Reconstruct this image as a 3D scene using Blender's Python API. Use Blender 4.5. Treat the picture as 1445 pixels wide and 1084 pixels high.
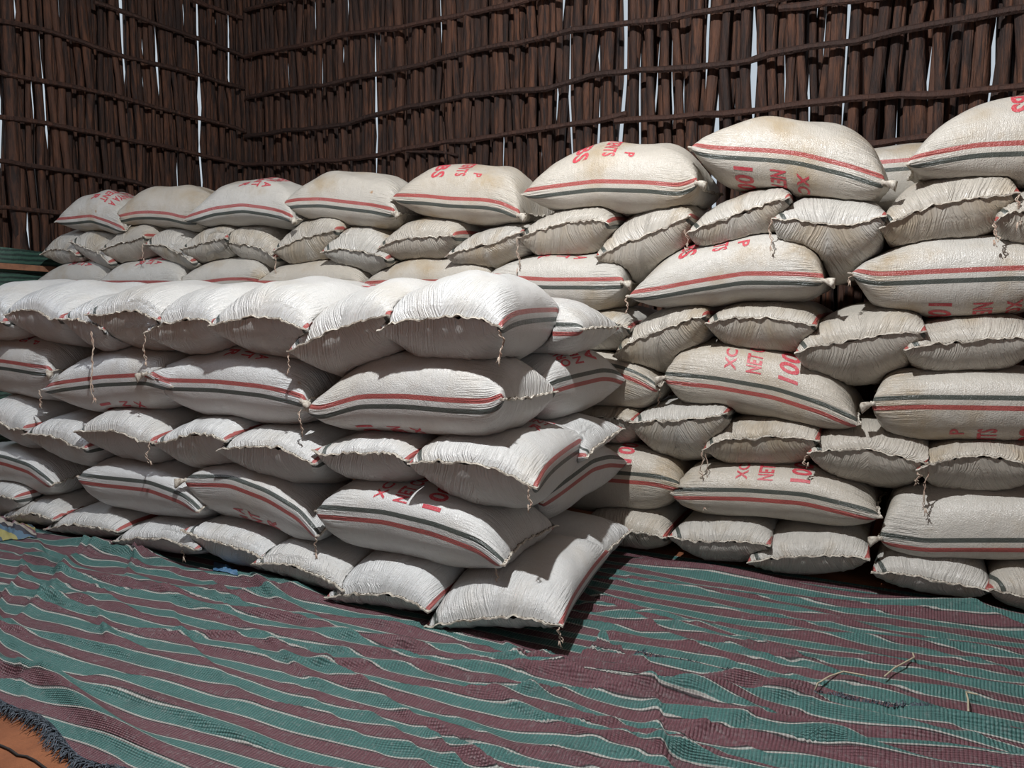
import bpy, bmesh, math, random
import numpy as np
from mathutils import Vector, Matrix

for o in list(bpy.data.objects):
    bpy.data.objects.remove(o, do_unlink=True)
SC = bpy.context.scene
COL = SC.collection
random.seed(7)
RNG = np.random.default_rng(7)

# ------------------------------------------------------------------ camera
IMG_W, IMG_H, FPX = 1445.0, 1084.0, 1086.0
PITCH = math.atan(107.0 / 1086.0)
HEAD = math.radians(118.2)
CAM = np.array([0.0, 0.0, 1.23])
_v = np.array([math.cos(HEAD), math.sin(HEAD), 0.0])
FW = _v * math.cos(PITCH) + np.array([0, 0, -math.sin(PITCH)])
RT = np.array([math.sin(HEAD), -math.cos(HEAD), 0.0])
UP = np.cross(RT, FW)
cam_data = bpy.data.cameras.new("camera")
cam_data.sensor_fit = 'HORIZONTAL'
cam_data.sensor_width = 36.0
cam_data.lens = FPX / IMG_W * 36.0
cam_data.clip_start = 0.05
cam = bpy.data.objects.new("camera", cam_data)
COL.objects.link(cam)
cam.matrix_world = Matrix(((RT[0], UP[0], -FW[0], CAM[0]),
                           (RT[1], UP[1], -FW[1], CAM[1]),
                           (RT[2], UP[2], -FW[2], CAM[2]),
                           (0, 0, 0, 1)))
SC.camera = cam

# ------------------------------------------------------------------ world and light
SC.view_settings.view_transform = 'Standard'
SC.view_settings.look = 'None'
SC.view_settings.exposure = 0.0
SC.view_settings.gamma = 1.0
SC.view_settings.use_curve_mapping = False
world = bpy.data.worlds.new("overcast_sky")
SC.world = world
world.use_nodes = True
bg = world.node_tree.nodes["Background"]
bg.inputs[0].default_value = (0.80, 0.90, 1.0, 1)
bg.inputs[1].default_value = 0.62

def area_light(name, loc, target, sx, sy, power, color):
    l = bpy.data.lights.new(name, 'AREA')
    l.shape = 'RECTANGLE'; l.size = sx; l.size_y = sy
    l.energy = power; l.color = color
    o = bpy.data.objects.new(name, l); COL.objects.link(o)
    o.location = loc
    o.rotation_euler = (Vector(target) - Vector(loc)).to_track_quat('-Z', 'Y').to_euler()
    return o
LAMP_POS = (-1.15, 1.42, 4.00)      # bulb hanging under the roof, above the open floor
LAMP_POWER = 650.0
# added fill light, set in an unseen doorway behind the camera
FILL_C = (2.6, -0.4, 1.25)
# daylight in the high opening of the left wall, just past the edge of the view
WIN_C = (-6.36, 1.47, 3.05)
area_light("window_daylight", WIN_C, (-2.2, 2.0, 0.6), 1.0, 1.3, 36.0, (0.78, 0.87, 1.0))
area_light("added_fill_light", FILL_C, (-1.5, 3.2, 1.0), 1.8, 2.3, 14.0, (0.86, 0.93, 1.0))

# ------------------------------------------------------------------ pixel helpers (direction only; the distance comes from the plane touched)
def ray(px, py):
    return FW + RT * ((px - IMG_W / 2) / FPX) + UP * (-(py - IMG_H / 2) / FPX)
def on_plane(px, py, P0, N):
    r = ray(px, py); t = np.dot(np.array(P0) - CAM, N) / np.dot(r, N)
    return CAM + r * t
def on_y(px, py, Y): return on_plane(px, py, (0, Y, 0), np.array([0, 1.0, 0]))
def on_x(px, py, X): return on_plane(px, py, (X, 0, 0), np.array([1.0, 0, 0]))
def on_z(px, py, Z): return on_plane(px, py, (0, 0, Z), np.array([0, 0, 1.0]))

# ------------------------------------------------------------------ generic helpers
def mesh_obj(name, verts, faces, mat, parent=None, smooth=True, loc=None, attrs=None):
    verts = np.asarray(verts, dtype=np.float64)
    if loc is None: loc = np.zeros(3)
    loc = np.asarray(loc, dtype=float)
    me = bpy.data.meshes.new(name)
    base = np.zeros(3) if parent is None else np.array(parent["_o"])
    me.from_pydata((verts - loc).tolist(), [], faces if isinstance(faces, list) else faces.tolist())
    if smooth:
        me.polygons.foreach_set("use_smooth", [True] * len(me.polygons))
    for k, a in (attrs or {}).items():
        at = me.attributes.new(k, 'FLOAT', 'POINT')
        at.data.foreach_set("value", np.asarray(a, dtype=np.float32))
    me.update()
    if mat is not None: me.materials.append(mat)
    o = bpy.data.objects.new(name, me); COL.objects.link(o)
    o.location = (loc - base).tolist()
    o["_o"] = loc.tolist()
    if parent is not None: o.parent = parent
    return o
def empty(name, loc):
    o = bpy.data.objects.new(name, None); COL.objects.link(o); o.location = loc
    o.empty_display_size = 0.1
    o["_o"] = list(loc)
    return o
def tag(o, label=None, cat=None, group=None, kind=None):
    if label: o["label"] = label
    if cat: o["category"] = cat
    if group: o["group"] = group
    if kind: o["kind"] = kind
    return o
def grid_faces(nu, nv, wrap_v=False, flip=False):
    f = []
    for i in range(nu - 1):
        for j in range(nv if wrap_v else nv - 1):
            k = (j + 1) % nv
            q = (i * nv + j, i * nv + k, (i + 1) * nv + k, (i + 1) * nv + j)
            f.append(q[::-1] if flip else q)
    return f
def tube(pts, radii, n=6, caps=True):
    pts = np.asarray(pts, float); m = len(pts)
    radii = np.broadcast_to(np.asarray(radii, float), (m,))
    T = np.gradient(pts, axis=0); T /= np.linalg.norm(T, axis=1)[:, None] + 1e-9
    ref = np.array([0.31, 0.92, 0.22])
    V = []
    for i in range(m):
        a = np.cross(T[i], ref); a /= np.linalg.norm(a) + 1e-9
        b = np.cross(T[i], a)
        for k in range(n):
            th = 2 * math.pi * k / n
            V.append(pts[i] + radii[i] * (math.cos(th) * a + math.sin(th) * b))
    F = grid_faces(m, n, True)
    if caps:
        F.append(tuple(range(n - 1, -1, -1))); F.append(tuple(range((m - 1) * n, m * n)))
    return np.array(V), F
def wob(x, seed, freqs=(1, 2.1, 3.7, 6.1), amps=None):
    """smooth 1-d pseudo noise, about -1..1"""
    r = np.random.default_rng(seed); x = np.asarray(x, float); y = 0
    for k, f in enumerate(freqs):
        y = y + (amps[k] if amps else 1 / (1 + k)) * np.sin(f * x * 2 * math.pi + r.uniform(0, 6.28))
    return y / 1.6

# ------------------------------------------------------------------ materials
class NT:
    def __init__(s, name):
        s.m = bpy.data.materials.new(name); s.m.use_nodes = True
        s.t = s.m.node_tree; s.p = s.t.nodes["Principled BSDF"]
    def n(s, typ, **kw):
        nd = s.t.nodes.new(typ)
        for k, v in kw.items(): setattr(nd, k, v)
        return nd
    def l(s, a, b): s.t.links.new(a, b)
    def math(s, op, a, b=None, c=None, clamp=False):
        nd = s.n('ShaderNodeMath', operation=op); nd.use_clamp = clamp
        for i, v in enumerate((a, b, c)):
            if v is None: continue
            if isinstance(v, (int, float)): nd.inputs[i].default_value = v
            else: s.l(v, nd.inputs[i])
        return nd.outputs[0]
    def mix(s, fac, a, b, blend='MIX'):
        nd = s.n('ShaderNodeMix', data_type='RGBA', blend_type=blend)
        if isinstance(fac, (int, float)): nd.inputs[0].default_value = fac
        else: s.l(fac, nd.inputs[0])
        for i, v in ((6, a), (7, b)):
            if isinstance(v, tuple): nd.inputs[i].default_value = v + (1,) if len(v) == 3 else v
            else: s.l(v, nd.inputs[i])
        return nd.outputs[2]
    def smooth(s, v, a, b, out0=0.0, out1=1.0):
        nd = s.n('ShaderNodeMapRange', interpolation_type='SMOOTHSTEP')
        s.l(v, nd.inputs[0])
        for i, x in zip((1, 2, 3, 4), (a, b, out0, out1)): nd.inputs[i].default_value = x
        return nd.outputs[0]
    def noise(s, vec, scale, detail=3, rough=0.55):
        nd = s.n('ShaderNodeTexNoise'); nd.inputs['Scale'].default_value = scale
        nd.inputs['Detail'].default_value = detail; nd.inputs['Roughness'].default_value = rough
        if vec is not None: s.l(vec, nd.inputs['Vector'])
        return nd.outputs[0]
    def attr(s, name):
        return s.n('ShaderNodeAttribute', attribute_name=name).outputs['Fac']
    def xyz(s, x, y, z=0.0):
        nd = s.n('ShaderNodeCombineXYZ')
        for i, v in enumerate((x, y, z)):
            if isinstance(v, (int, float)): nd.inputs[i].default_value = v
            else: s.l(v, nd.inputs[i])
        return nd.outputs[0]
    def bump(s, h, strength, dist, prev=None):
        nd = s.n('ShaderNodeBump'); nd.inputs['Strength'].default_value = strength
        nd.inputs['Distance'].default_value = dist
        s.l(h, nd.inputs['Height'])
        if prev is not None: s.l(prev, nd.inputs['Normal'])
        return nd.outputs[0]

def mat_plain(name, col, rough=0.8, noise_scale=None, col2=None, bump=0.0):
    t = NT(name)
    t.p.inputs['Base Color'].default_value = tuple(col) + (1,)
    t.p.inputs['Roughness'].default_value = rough
    if noise_scale:
        g = t.n('ShaderNodeNewGeometry').outputs['Position']
        nz = t.noise(g, noise_scale, 4)
        t.l(t.mix(t.smooth(nz, 0.35, 0.7), tuple(col), tuple(col2 or col)), t.p.inputs['Base Color'])
        if bump: t.l(t.bump(nz, 0.6, bump), t.p.inputs['Normal'])
    return t.m

def mat_sack(name, clean, dirty, dirt_amount):
    t = NT(name)
    sd, ls, sr, sg, en = t.attr('sd'), t.attr('ls'), t.attr('sr'), t.attr('sg'), t.attr('endd')
    rnd = t.n('ShaderNodeObjectInfo').outputs['Random']
    off = t.math('MULTIPLY', rnd, 37.0)
    vec = t.xyz(ls, sd, off)
    # dirt with a shape of its own
    n1 = t.noise(vec, 3.2, 4, 0.6); n2 = t.noise(vec, 14.0, 4, 0.6)
    d = t.math('MULTIPLY', t.smooth(n1, 0.47, 0.76), dirt_amount)
    d2 = t.math('MULTIPLY', t.smooth(n2, 0.62, 0.85), dirt_amount * 0.55)
    per = t.smooth(rnd, 0.0, 1.0, 0.0, 0.35)
    base = t.mix(t.math('MULTIPLY', per, dirt_amount), clean, dirty)
    base = t.mix(t.math('ADD', d, d2, clamp=True), base, dirty)
    fine = t.noise(t.xyz(t.math('MULTIPLY', ls, 220.0), t.math('MULTIPLY', sd, 30.0), off), 1.0, 2)
    base = t.mix(t.smooth(fine, 0.3, 0.75, 0.0, 0.16), base, tuple(c * 0.62 for c in clean))
    # a rusty spot here and there
    spot = t.math('MULTIPLY', t.smooth(t.noise(vec, 5.0, 3, 0.7), 0.735, 0.78), 0.8 * min(1.0, dirt_amount * 1.3))
    base = t.mix(spot, base, (0.36, 0.19, 0.07))
    # woven stripes: red at +22 mm, dark green at -22 mm
    def band(v, w):
        a = t.math('ABSOLUTE', v)
        return t.smooth(a, w - 0.0012, w + 0.0012, 1.0, 0.0)
    base = t.mix(t.math('MULTIPLY', band(sr, 0.0100), 0.92), base, (0.36, 0.060, 0.052))
    base = t.mix(t.math('MULTIPLY', band(sg, 0.0098), 0.93), base, (0.040, 0.052, 0.045))
    t.l(base, t.p.inputs['Base Color'])
    t.p.inputs['Roughness'].default_value = 0.31
    t.p.inputs['Specular IOR Level'].default_value = 0.5
    # relief: tape ribs across the body, pleats running out of the sewn ends
    mid = t.noise(t.xyz(t.math('MULTIPLY', ls, 150.0), t.math('MULTIPLY', sd, 24.0), off), 1.0, 3, 0.6)
    ple = t.noise(t.xyz(t.math('MULTIPLY', ls, 9.0), t.math('MULTIPLY', sd, 135.0), off), 1.0, 2, 0.55)
    wv = t.noise(t.xyz(t.math('MULTIPLY', ls, 240.0), t.math('MULTIPLY', sd, 200.0), off), 1.0, 1)
    em = t.smooth(en, 0.03, 0.27, 1.0, 0.0)
    h = t.math('ADD', t.math('MULTIPLY', mid, 0.55), t.math('MULTIPLY', wv, 0.55))
    h = t.math('ADD', h, t.math('MULTIPLY', t.math('MULTIPLY', ple, em), 2.6))
    soft = t.noise(vec, 9.0, 2)
    h = t.math('ADD', h, t.math('MULTIPLY', soft, 2.0))
    t.l(t.bump(h, 0.85, 0.0050), t.p.inputs['Normal'])
    return t.m

M_SACK_F = mat_sack("woven_sack_white", (0.64, 0.645, 0.635), (0.52, 0.46, 0.37), 0.45)
M_SACK_B = mat_sack("woven_sack_dusty", (0.55, 0.53, 0.485), (0.41, 0.325, 0.215), 1.0)
M_HEM = mat_plain("sewn_hem_tape", (0.62, 0.58, 0.50), 0.8, 60.0, (0.30, 0.25, 0.20))
M_THREAD = mat_plain("dark_thread", (0.05, 0.045, 0.04), 0.8)
M_STRING = mat_plain("sisal_string", (0.55, 0.47, 0.38), 0.85, 70.0, (0.38, 0.24, 0.18))
def _ink():
    t = NT("red_print_ink")
    g = t.n('ShaderNodeNewGeometry').outputs['Position']
    nz = t.noise(g, 160.0, 3, 0.7)
    t.l(t.mix(t.smooth(nz, 0.45, 0.8), (0.50, 0.045, 0.065), (0.60, 0.30, 0.29)), t.p.inputs['Base Color'])
    t.p.inputs['Roughness'].default_value = 0.5
    return t.m
M_INK = _ink()
def _wood(name, c1, c2, c3):
    t = NT(name)
    oi = t.n('ShaderNodeObjectInfo')
    tc = t.n('ShaderNodeTexCoord').outputs['Object']
    mp = t.n('ShaderNodeMapping'); mp.inputs['Scale'].default_value = (38, 38, 4.5)
    t.l(tc, mp.inputs['Vector'])
    ad = t.n('ShaderNodeVectorMath', operation='ADD'); t.l(mp.outputs[0], ad.inputs[0])
    t.l(t.xyz(t.math('MULTIPLY', oi.outputs['Random'], 50.0), 0.0, t.math('MULTIPLY', oi.outputs['Random'], 31.0)), ad.inputs[1])
    nz = t.noise(ad.outputs[0], 1.0, 5, 0.65)
    n0 = t.noise(tc, 2.2, 3)
    col = t.mix(t.smooth(nz, 0.36, 0.70), c1, c2)
    col = t.mix(t.smooth(n0, 0.4, 0.75, 0.0, 0.7), col, c1)
    col = t.mix(t.smooth(oi.outputs['Random'], 0.6, 1.0, 0.0, 0.5), col, c3)
    col = t.mix(t.smooth(oi.outputs['Random'], 0.4, 0.0, 0.0, 0.65), col, c1)
    t.l(col, t.p.inputs['Base Color'])
    t.p.inputs['Roughness'].default_value = 0.75
    t.l(t.bump(nz, 1.0, 0.02), t.p.inputs['Normal'])
    return t.m
M_POLE = _wood("bark_pole", (0.014, 0.0055, 0.0035), (0.125, 0.047, 0.021), (0.100, 0.043, 0.024))
M_RAIL = _wood("tied_branch", (0.026, 0.011, 0.007), (0.085, 0.034, 0.019), (0.065, 0.027, 0.017))

# ------------------------------------------------------------------ room shell
C0 = np.array([-6.05, 5.65, 0.0])                      # far corner of the two log walls
ANG = math.radians(7.4)
DR = np.array([math.cos(ANG), -math.sin(ANG), 0.0])    # along the right-hand wall, away from the corner
DL = np.array([-math.sin(ANG), -math.cos(ANG), 0.0])   # along the left-hand wall, towards the viewer
NR = DL.copy(); NL = DR.copy()                         # inward normals
WALL_H = 4.75
LEN_R, LEN_L = 9.6, 8.2

def pole_meshes(n, height, seed):
    out = []
    for k in range(n):
        r = np.random.default_rng(seed + k)
        m, ns = 13, 8
        zz = np.linspace(0, height, m); zz[1:-1] += r.uniform(-.1, .1, m - 2)
        bx = np.cumsum(r.normal(0, .019, m)); by = np.cumsum(r.normal(0, .007, m))
        bx -= np.linspace(bx[0], bx[-1], m); by -= np.linspace(by[0], by[-1], m)
        rad = r.uniform(.021, .040) * (1 + r.normal(0, .07, m)) * np.linspace(1.06, .92, m)
        flat = r.uniform(.65, .9); ang0 = r.uniform(0, 6.28); ridge = 1 + r.normal(0, .10, ns)
        V = []
        for i in range(m):
            for j in range(ns):
                a = ang0 + 2 * math.pi * j / ns + .12 * i
                rr = rad[i] * ridge[j] * (1 + r.normal(0, .04))
                V.append((bx[i] + rr * math.cos(a), by[i] + rr * flat * math.sin(a), zz[i]))
        F = grid_faces(m, ns, True) + [tuple(range(ns - 1, -1, -1)), tuple(range((m - 1) * ns, m * ns))]
        me = bpy.data.meshes.new("pole"); me.from_pydata(V, [], F); me.materials.append(M_POLE)
        me.polygons.foreach_set("use_smooth", [True] * len(me.polygons)); me.update()
        out.append(me)
    return out
POLES = pole_meshes(22, WALL_H, 100)
def log_wall(name, D, N, s0, s1, seed, layers):
    w = empty(name, tuple(C0)); tag(w, kind="structure")
    r = np.random.default_rng(seed)
    yaw = math.atan2(D[1], D[0])
    for dep, step, jit, skip in layers:
        s = s0
        while s < s1:
            if r.uniform() > skip:
                me = POLES[r.integers(len(POLES))]
                o = bpy.data.objects.new("pole", me); COL.objects.link(o)
                p = D * s - N * (dep + r.uniform(-.03, .03))
                o.location = (p[0], p[1], r.uniform(-.02, .0))
                o.rotation_euler = (r.normal(0, .004), r.normal(0, .013), yaw + r.choice([0, math.pi]))
                sc = r.uniform(.82, 1.18); o.scale = (sc, sc, 1)
                o.parent = w
            s += step * r.uniform(1 - jit, 1 + jit)
    return w
wall_right = log_wall("wall_right", DR, NR, -0.12, LEN_R, 11, [(.05, .070, .28, .02), (.120, .068, .3, .04), (.185, .066, .3, .05)])
wall_left = log_wall("wall_left", DL, NL, -0.15, 3.55, 12, [(.05, .070, .28, .02), (.120, .060, .3, .02), (.185, .058, .3, .03)])

def rail(w, N, px, rad, off=0.02, seed=0, z_min=None):
    pts = [on_plane(x, y, C0 + N * off, N) for x, y in px]
    pts = np.array(pts); s = np.concatenate([[0], np.cumsum(np.linalg.norm(np.diff(pts, axis=0), axis=1))])
    n = max(8, int(s[-1] / .12)); g = np.linspace(0, s[-1], n)
    q = np.stack([np.interp(g, s, pts[:, k]) for k in range(3)], 1)
    q[:, 2] += .010 * wob(g * .9, seed); q += N[None, :] * (.008 * wob(g * .6, seed + 3))[:, None]
    rr = rad * (1 + .14 * wob(g * 1.7, seed + 5))
    v, f = tube(q, rr, 7)
    o = mesh_obj("rail", v, f, M_RAIL, parent=w, loc=q[0], smooth=False)
    return o
RR = [[(345, 13), (410, 0), (470, -12)],
      [(346, 80), (420, 65), (480, 51), (613, 30), (746, 0), (860, -22)],
      [(346, 137), (420, 125), (480, 116), (613, 86), (712, 63), (812, 43), (960, 23), (1094, 0), (1250, -25)],
      [(346, 192), (420, 184), (493, 174), (580, 150), (680, 133), (779, 123), (845, 106), (960, 94), (1044, 91), (1094, 75), (1195, 59), (1296, 39), (1445, 13), (1600, -12)],
      [(346, 233), (480, 227), (646, 199), (779, 181), (885, 161)],
      [(573, 213), (610, 213), (645, 219)],
      [(868, 171), (960, 166), (1128, 148), (1262, 136), (1445, 122), (1650, 100)],
      [(346, 278), (600, 268), (900, 240), (1200, 205), (1500, 180)],
      [(1100, 12), (1300, -12), (1500, -40)]]
for k, px in enumerate(RR): rail(wall_right, NR, px, .021 if k != 5 else .012, .018, 40 + k)
RLf = [[(270, 0), (345, 25)], [(133, 3), (240, 40), (346, 80)], [(-20, 25), (60, 42), (180, 80), (346, 124)], [(-20, 97), (100, 122), (220, 150), (346, 185)],
       [(-20, 161), (150, 190), (346, 232)], [(-20, 226), (120, 243), (250, 272)], [(-20, 290), (90, 302), (180, 312)]]
for k, px in enumerate(RLf): rail(wall_left, NL, px, .020, .018, 70 + k)
# squared bar along the left wall in front of the green mesh
def bar_between(name, parent, a, b, hh, tt, mat, N):
    a = np.array(a); b = np.array(b); u = np.array([0, 0, 1.0])
    V = []
    for p in (a, b):
        for sz, sn in ((-1, -1), (1, -1), (1, 1), (-1, 1)): V.append(p + u * hh * sz + N * tt * sn)
    F = [(0, 1, 2, 3), (7, 6, 5, 4)] + [(i, i + 4, (i + 1) % 4 + 4, (i + 1) % 4) for i in range(4)]
    return mesh_obj(name, np.array(V), F, mat, parent=parent, smooth=False, loc=a)
M_BAR = mat_plain("sawn_wood", (0.30, 0.14, 0.075), 0.7, 18.0, (0.20, 0.09, 0.05))
bar = bar_between("rail", wall_left, on_plane(-60, 371, C0 + NL * .125, NL), on_plane(110, 383, C0 + NL * .125, NL), .022, .02, M_BAR, NL)
bar["label"] = "squared wooden rail across the green mesh"

# floor, roof, the two walls behind the viewer
def quad(name, pts, mat, kind=True, parent=None):
    o = mesh_obj(name, np.array(pts, float), [tuple(range(len(pts)))], mat, parent=parent, smooth=False, loc=np.array(pts[0], float))
    if kind: o["kind"] = "structure"
    return o
def _earth():
    t = NT("red_earth")
    g = t.n('ShaderNodeNewGeometry').outputs['Position']
    n1 = t.noise(g, 5.0, 6, 0.62); n2 = t.noise(g, 45.0, 4, 0.6)
    c = t.mix(t.smooth(n1, 0.3, 0.7), (0.185, 0.062, 0.024), (0.29, 0.105, 0.042))
    c = t.mix(t.smooth(n2, 0.55, 0.8, 0, 0.5), c, (0.13, 0.048, 0.022))
    t.l(c, t.p.inputs['Base Color']); t.p.inputs['Roughness'].default_value = 0.85
    t.l(t.bump(t.math('ADD', n1, t.math('MULTIPLY', n2, .25)), 0.7, 0.03), t.p.inputs['Normal'])
    return t.m
M_EARTH = _earth()
M_ROOF = mat_plain("dark_roof_sheet", (0.10, 0.075, 0.06), 0.7, 6.0, (0.06, 0.045, 0.04))
M_BACKWALL = mat_plain("log_wall_dim", (0.15, 0.08, 0.055), 0.85, 9.0, (0.09, 0.05, 0.035))
cA = C0; cB = C0 + DR * LEN_R; cC = cB + DL * LEN_L; cD = C0 + DL * LEN_L
def slab(name, pts, z0, z1, mat):
    lo = [np.array([p[0], p[1], z0]) for p in pts]; hi = [np.array([p[0], p[1], z1]) for p in pts]
    n = len(pts)
    F = [tuple(range(n - 1, -1, -1)), tuple(range(n, 2 * n))] + [(i, (i + 1) % n, (i + 1) % n + n, i + n) for i in range(n)]
    o = mesh_obj(name, np.array(lo + hi), F, mat, smooth=False, loc=lo[0]); o["kind"] = "structure"; return o
ext = .4
slab("floor", [cA + (-DR - DL) * ext, cB + (DR - DL) * ext, cC + (DR + DL) * ext, cD + (-DR + DL) * ext], -.1, 0.0, M_EARTH)
slab("ceiling", [cA + (-DR - DL) * ext, cB + (DR - DL) * ext, cC + (DR + DL) * ext, cD + (-DR + DL) * ext], WALL_H - .02, WALL_H + .06, M_ROOF)
def wall_box(name, a, b, N, z0, z1, t=.12):
    return slab(name, [a, b, b - N * t, a - N * t], z0, z1, M_BACKWALL)
# left wall continues past the frame; right side wall, its unseen doorway added for the fill
wall_box("wall_side", C0 + DL * 4.7, cD, NL, 0, WALL_H)
wall_box("wall_window_sill", C0 + DL * 3.6, C0 + DL * 4.7, NL, 0, 2.35)
wall_box("wall_window_head", C0 + DL * 3.6, C0 + DL * 4.7, NL, 3.75, WALL_H)
wall_box("wall_front", cD, cC, -DL, 0, WALL_H)
dD = cB + DL * 5.1; dE = cB + DL * 7.1
wall_box("wall_door_side", cB, dD, -DR, 0, WALL_H)
wall_box("wall_door_jamb", dE, cC, -DR, 0, WALL_H)
wall_box("wall_door_head", dD, dE, -DR, 2.5, WALL_H)

# hanging lamp
def pendant():
    x, y, z = LAMP_POS
    o = empty("pendant_lamp", LAMP_POS)
    tag(o, "bare bulb on a black cord hanging from the roof above the mat", "lamp")
    v, f = tube([(x, y, WALL_H - .03), (x + .01, y, z + 1.0 * (WALL_H - z) * .5), (x, y, z + .14)], .004, 6)
    mesh_obj("cord", v, f, mat_plain("black_cord", (.02, .02, .02), .6), parent=o, loc=LAMP_POS)
    prof = [(.0, .15), (.02, .15), (.022, .10), (.03, .09), (.032, .05)]
    V, n = [], 14
    for r_, h in prof:
        for k in range(n): V.append((x + r_ * math.cos(2 * math.pi * k / n), y + r_ * math.sin(2 * math.pi * k / n), z + h))
    mesh_obj("socket", np.array(V), grid_faces(len(prof), n, True), mat_plain("lamp_socket", (.7, .7, .7), .4), parent=o, loc=LAMP_POS)
    l = bpy.data.lights.new("bulb_light", 'POINT'); l.energy = LAMP_POWER; l.shadow_soft_size = .045; l.color = (0.97, 0.985, 1.0)
    lo = bpy.data.objects.new("bulb_light", l); COL.objects.link(lo); lo.parent = o; lo.location = (0, 0, 0)
pendant()

# ------------------------------------------------------------------ sacks
class Field:
    """top surface of everything already stacked, on a grid"""
    def __init__(s, x0, x1, y0, y1, res=0.0125):
        s.x0, s.y0, s.res = x0, y0, res
        s.h = np.zeros((int((x1 - x0) / res) + 1, int((y1 - y0) / res) + 1))
    def get(s, x, y):
        i = np.clip((x - s.x0) / s.res, 0, s.h.shape[0] - 1.001); j = np.clip((y - s.y0) / s.res, 0, s.h.shape[1] - 1.001)
        a = i.astype(int); b = j.astype(int); f = i - a; g = j - b
        h = s.h
        return (h[a, b] * (1 - f) * (1 - g) + h[a + 1, b] * f * (1 - g) + h[a, b + 1] * (1 - f) * g + h[a + 1, b + 1] * f * g)
    def put(s, P):
        # dense resample of the surface grid
        def up(A, ax):
            A = np.moveaxis(A, ax, 0)
            B = np.empty((A.shape[0] * 2 - 1,) + A.shape[1:]); B[0::2] = A; B[1::2] = (A[1:] + A[:-1]) / 2
            return np.moveaxis(B, 0, ax)
        Q = up(up(up(P, 0), 1), 0).reshape(-1, 3)
        i = np.rint((Q[:, 0] - s.x0) / s.res).astype(int); j = np.rint((Q[:, 1] - s.y0) / s.res).astype(int)
        ok = (i >= 0) & (j >= 0) & (i < s.h.shape[0]) & (j < s.h.shape[1])
        np.maximum.at(s.h, (i[ok], j[ok]), Q[ok, 2])
FIELD = Field(-7.2, 2.2, 1.9, 5.2)
FIELD.h[:] = 0.013                                  # the mats on the ground
def close_holes(h):
    def f3(a, op):
        p = np.pad(a, 1, mode='edge')
        return op.reduce([p[i:i + a.shape[0], j:j + a.shape[1]] for i in range(3) for j in range(3)])
    return f3(f3(h, np.maximum), np.minimum)

NA, NT_ = 58, 80
_t = np.linspace(-1, 1, NA)
A_PAR = 0.45 * _t + 0.55 * np.sin(_t * math.pi / 2)
TH = np.arange(NT_) * 2 * math.pi / NT_          # 0 = fold b=0, pi/2 = top, pi = fold b=1

def sack_shape(org, dA, dB, L, Wd, mid, up, dn, seed, pL=2.6, pR=2.6, qL=.60, qR=.60, layer_field=None, soften=0.03):
    """grid of points NA x NT_ in world space, conforming to what lies below"""
    r = np.random.default_rng(seed)
    a = A_PAR[:, None]; th = TH[None, :]
    n = 2.45
    cb = -np.sign(np.cos(th)) * np.abs(np.cos(th)) ** (2 / n)      # -1..1 across
    sz = np.sign(np.sin(th)) * np.abs(np.sin(th)) ** (2 / n)
    p = np.where(a < 0, pL, pR); q = np.where(a < 0, qL, qR)
    E = np.clip(1 - np.abs(a) ** p, 0, 1) ** q
    wfac = 1 - 0.06 * (1 - np.abs(a) ** 2.5)
    la = a * (1 - 0.055 * (1 - cb ** 2) * np.abs(a) ** 4)          # sewn edge pulled in between the ears
    av = (la + 1) / 2 * L                                         # metres along
    bv = (cb * wfac + 1) / 2 * Wd                                 # metres across
    m = mid(np.clip(av / L, 0, 1) + 0 * bv, np.clip(bv / Wd, 0, 1) + 0 * av)
    # body lumps
    ph = r.uniform(0, 6.28, 8)
    lump = (np.sin(5 * la * 1.3 + 3 * cb + ph[0]) + np.sin(7 * cb - 2.5 * la + ph[1]) + np.sin(9 * la + ph[2]) * .6 + np.sin(11 * cb + 6 * la + ph[3]) * .5)
    up_ = up * (1 + 0.024 * lump); dn_ = dn * (1 - 0.03 * lump)
    hgt = np.where(sz >= 0, up_, dn_) * sz * E
    # pleats running from the sewn ends
    dist = (1 - np.abs(la)) * L / 2
    ple = np.exp(-dist / 0.11) * np.minimum(1, dist / 0.02)
    w1 = wob(cb * 2.4 + 0 * la, seed + 5, (1, 1.9, 3.1, 4.3), (0.3, .6, .9, .9))
    hgt = hgt + np.sign(sz) * np.abs(sz) ** .5 * 0.0065 * ple * w1
    z = m + hgt
    x = org[0] + dA[0] * av + dB[0] * bv
    y = org[1] + dA[1] * av + dB[1] * bv
    # rest on the sacks below
    S = FIELD.get(x, y)
    lo = (sz < -0.2)
    inner = lo & (np.abs(cb) < .75) & (np.abs(a) < .75)
    gap = np.quantile((z - S)[inner], 0.50)
    if gap > 0:                                     # belly sags until it is carried
        z = z - np.where(sz < 0, np.abs(sz) * E, 0) * min(gap + .015, 0.15 if S.max() < .04 else 0.085)
    lift = np.where(sz > 0, 0.006 + 0.045 * sz * E, 0.004)
    z = np.maximum(z, S + lift)
    if layer_field is not None:
        S2 = layer_field.get(x, y)
        push = np.clip(S2 + 0.003 - z, 0, soften)
        z = z + push * np.where(sz > 0, 1 - .6 * sz, 1)
    P = np.stack([x + 0 * z, y + 0 * z, z], -1)
    return P, dict(a=a, la=la, av=av + 0 * z, cb=cb + 0 * z, sz=sz + 0 * z, E=E, L=L, W=Wd)

def interp1(xs, ys):
    xs = np.asarray(xs); ys = np.asarray(ys)
    def f(x):
        x = np.asarray(x); return np.interp(x, xs, ys)
    # smooth the polyline a little
    g = np.linspace(xs[0], xs[-1], 81); v = f(g)
    for _ in range(14):
        v[1:-1] = .25 * v[:-2] + .5 * v[1:-1] + .25 * v[2:]
    return lambda x: np.interp(x, g, v)

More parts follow.
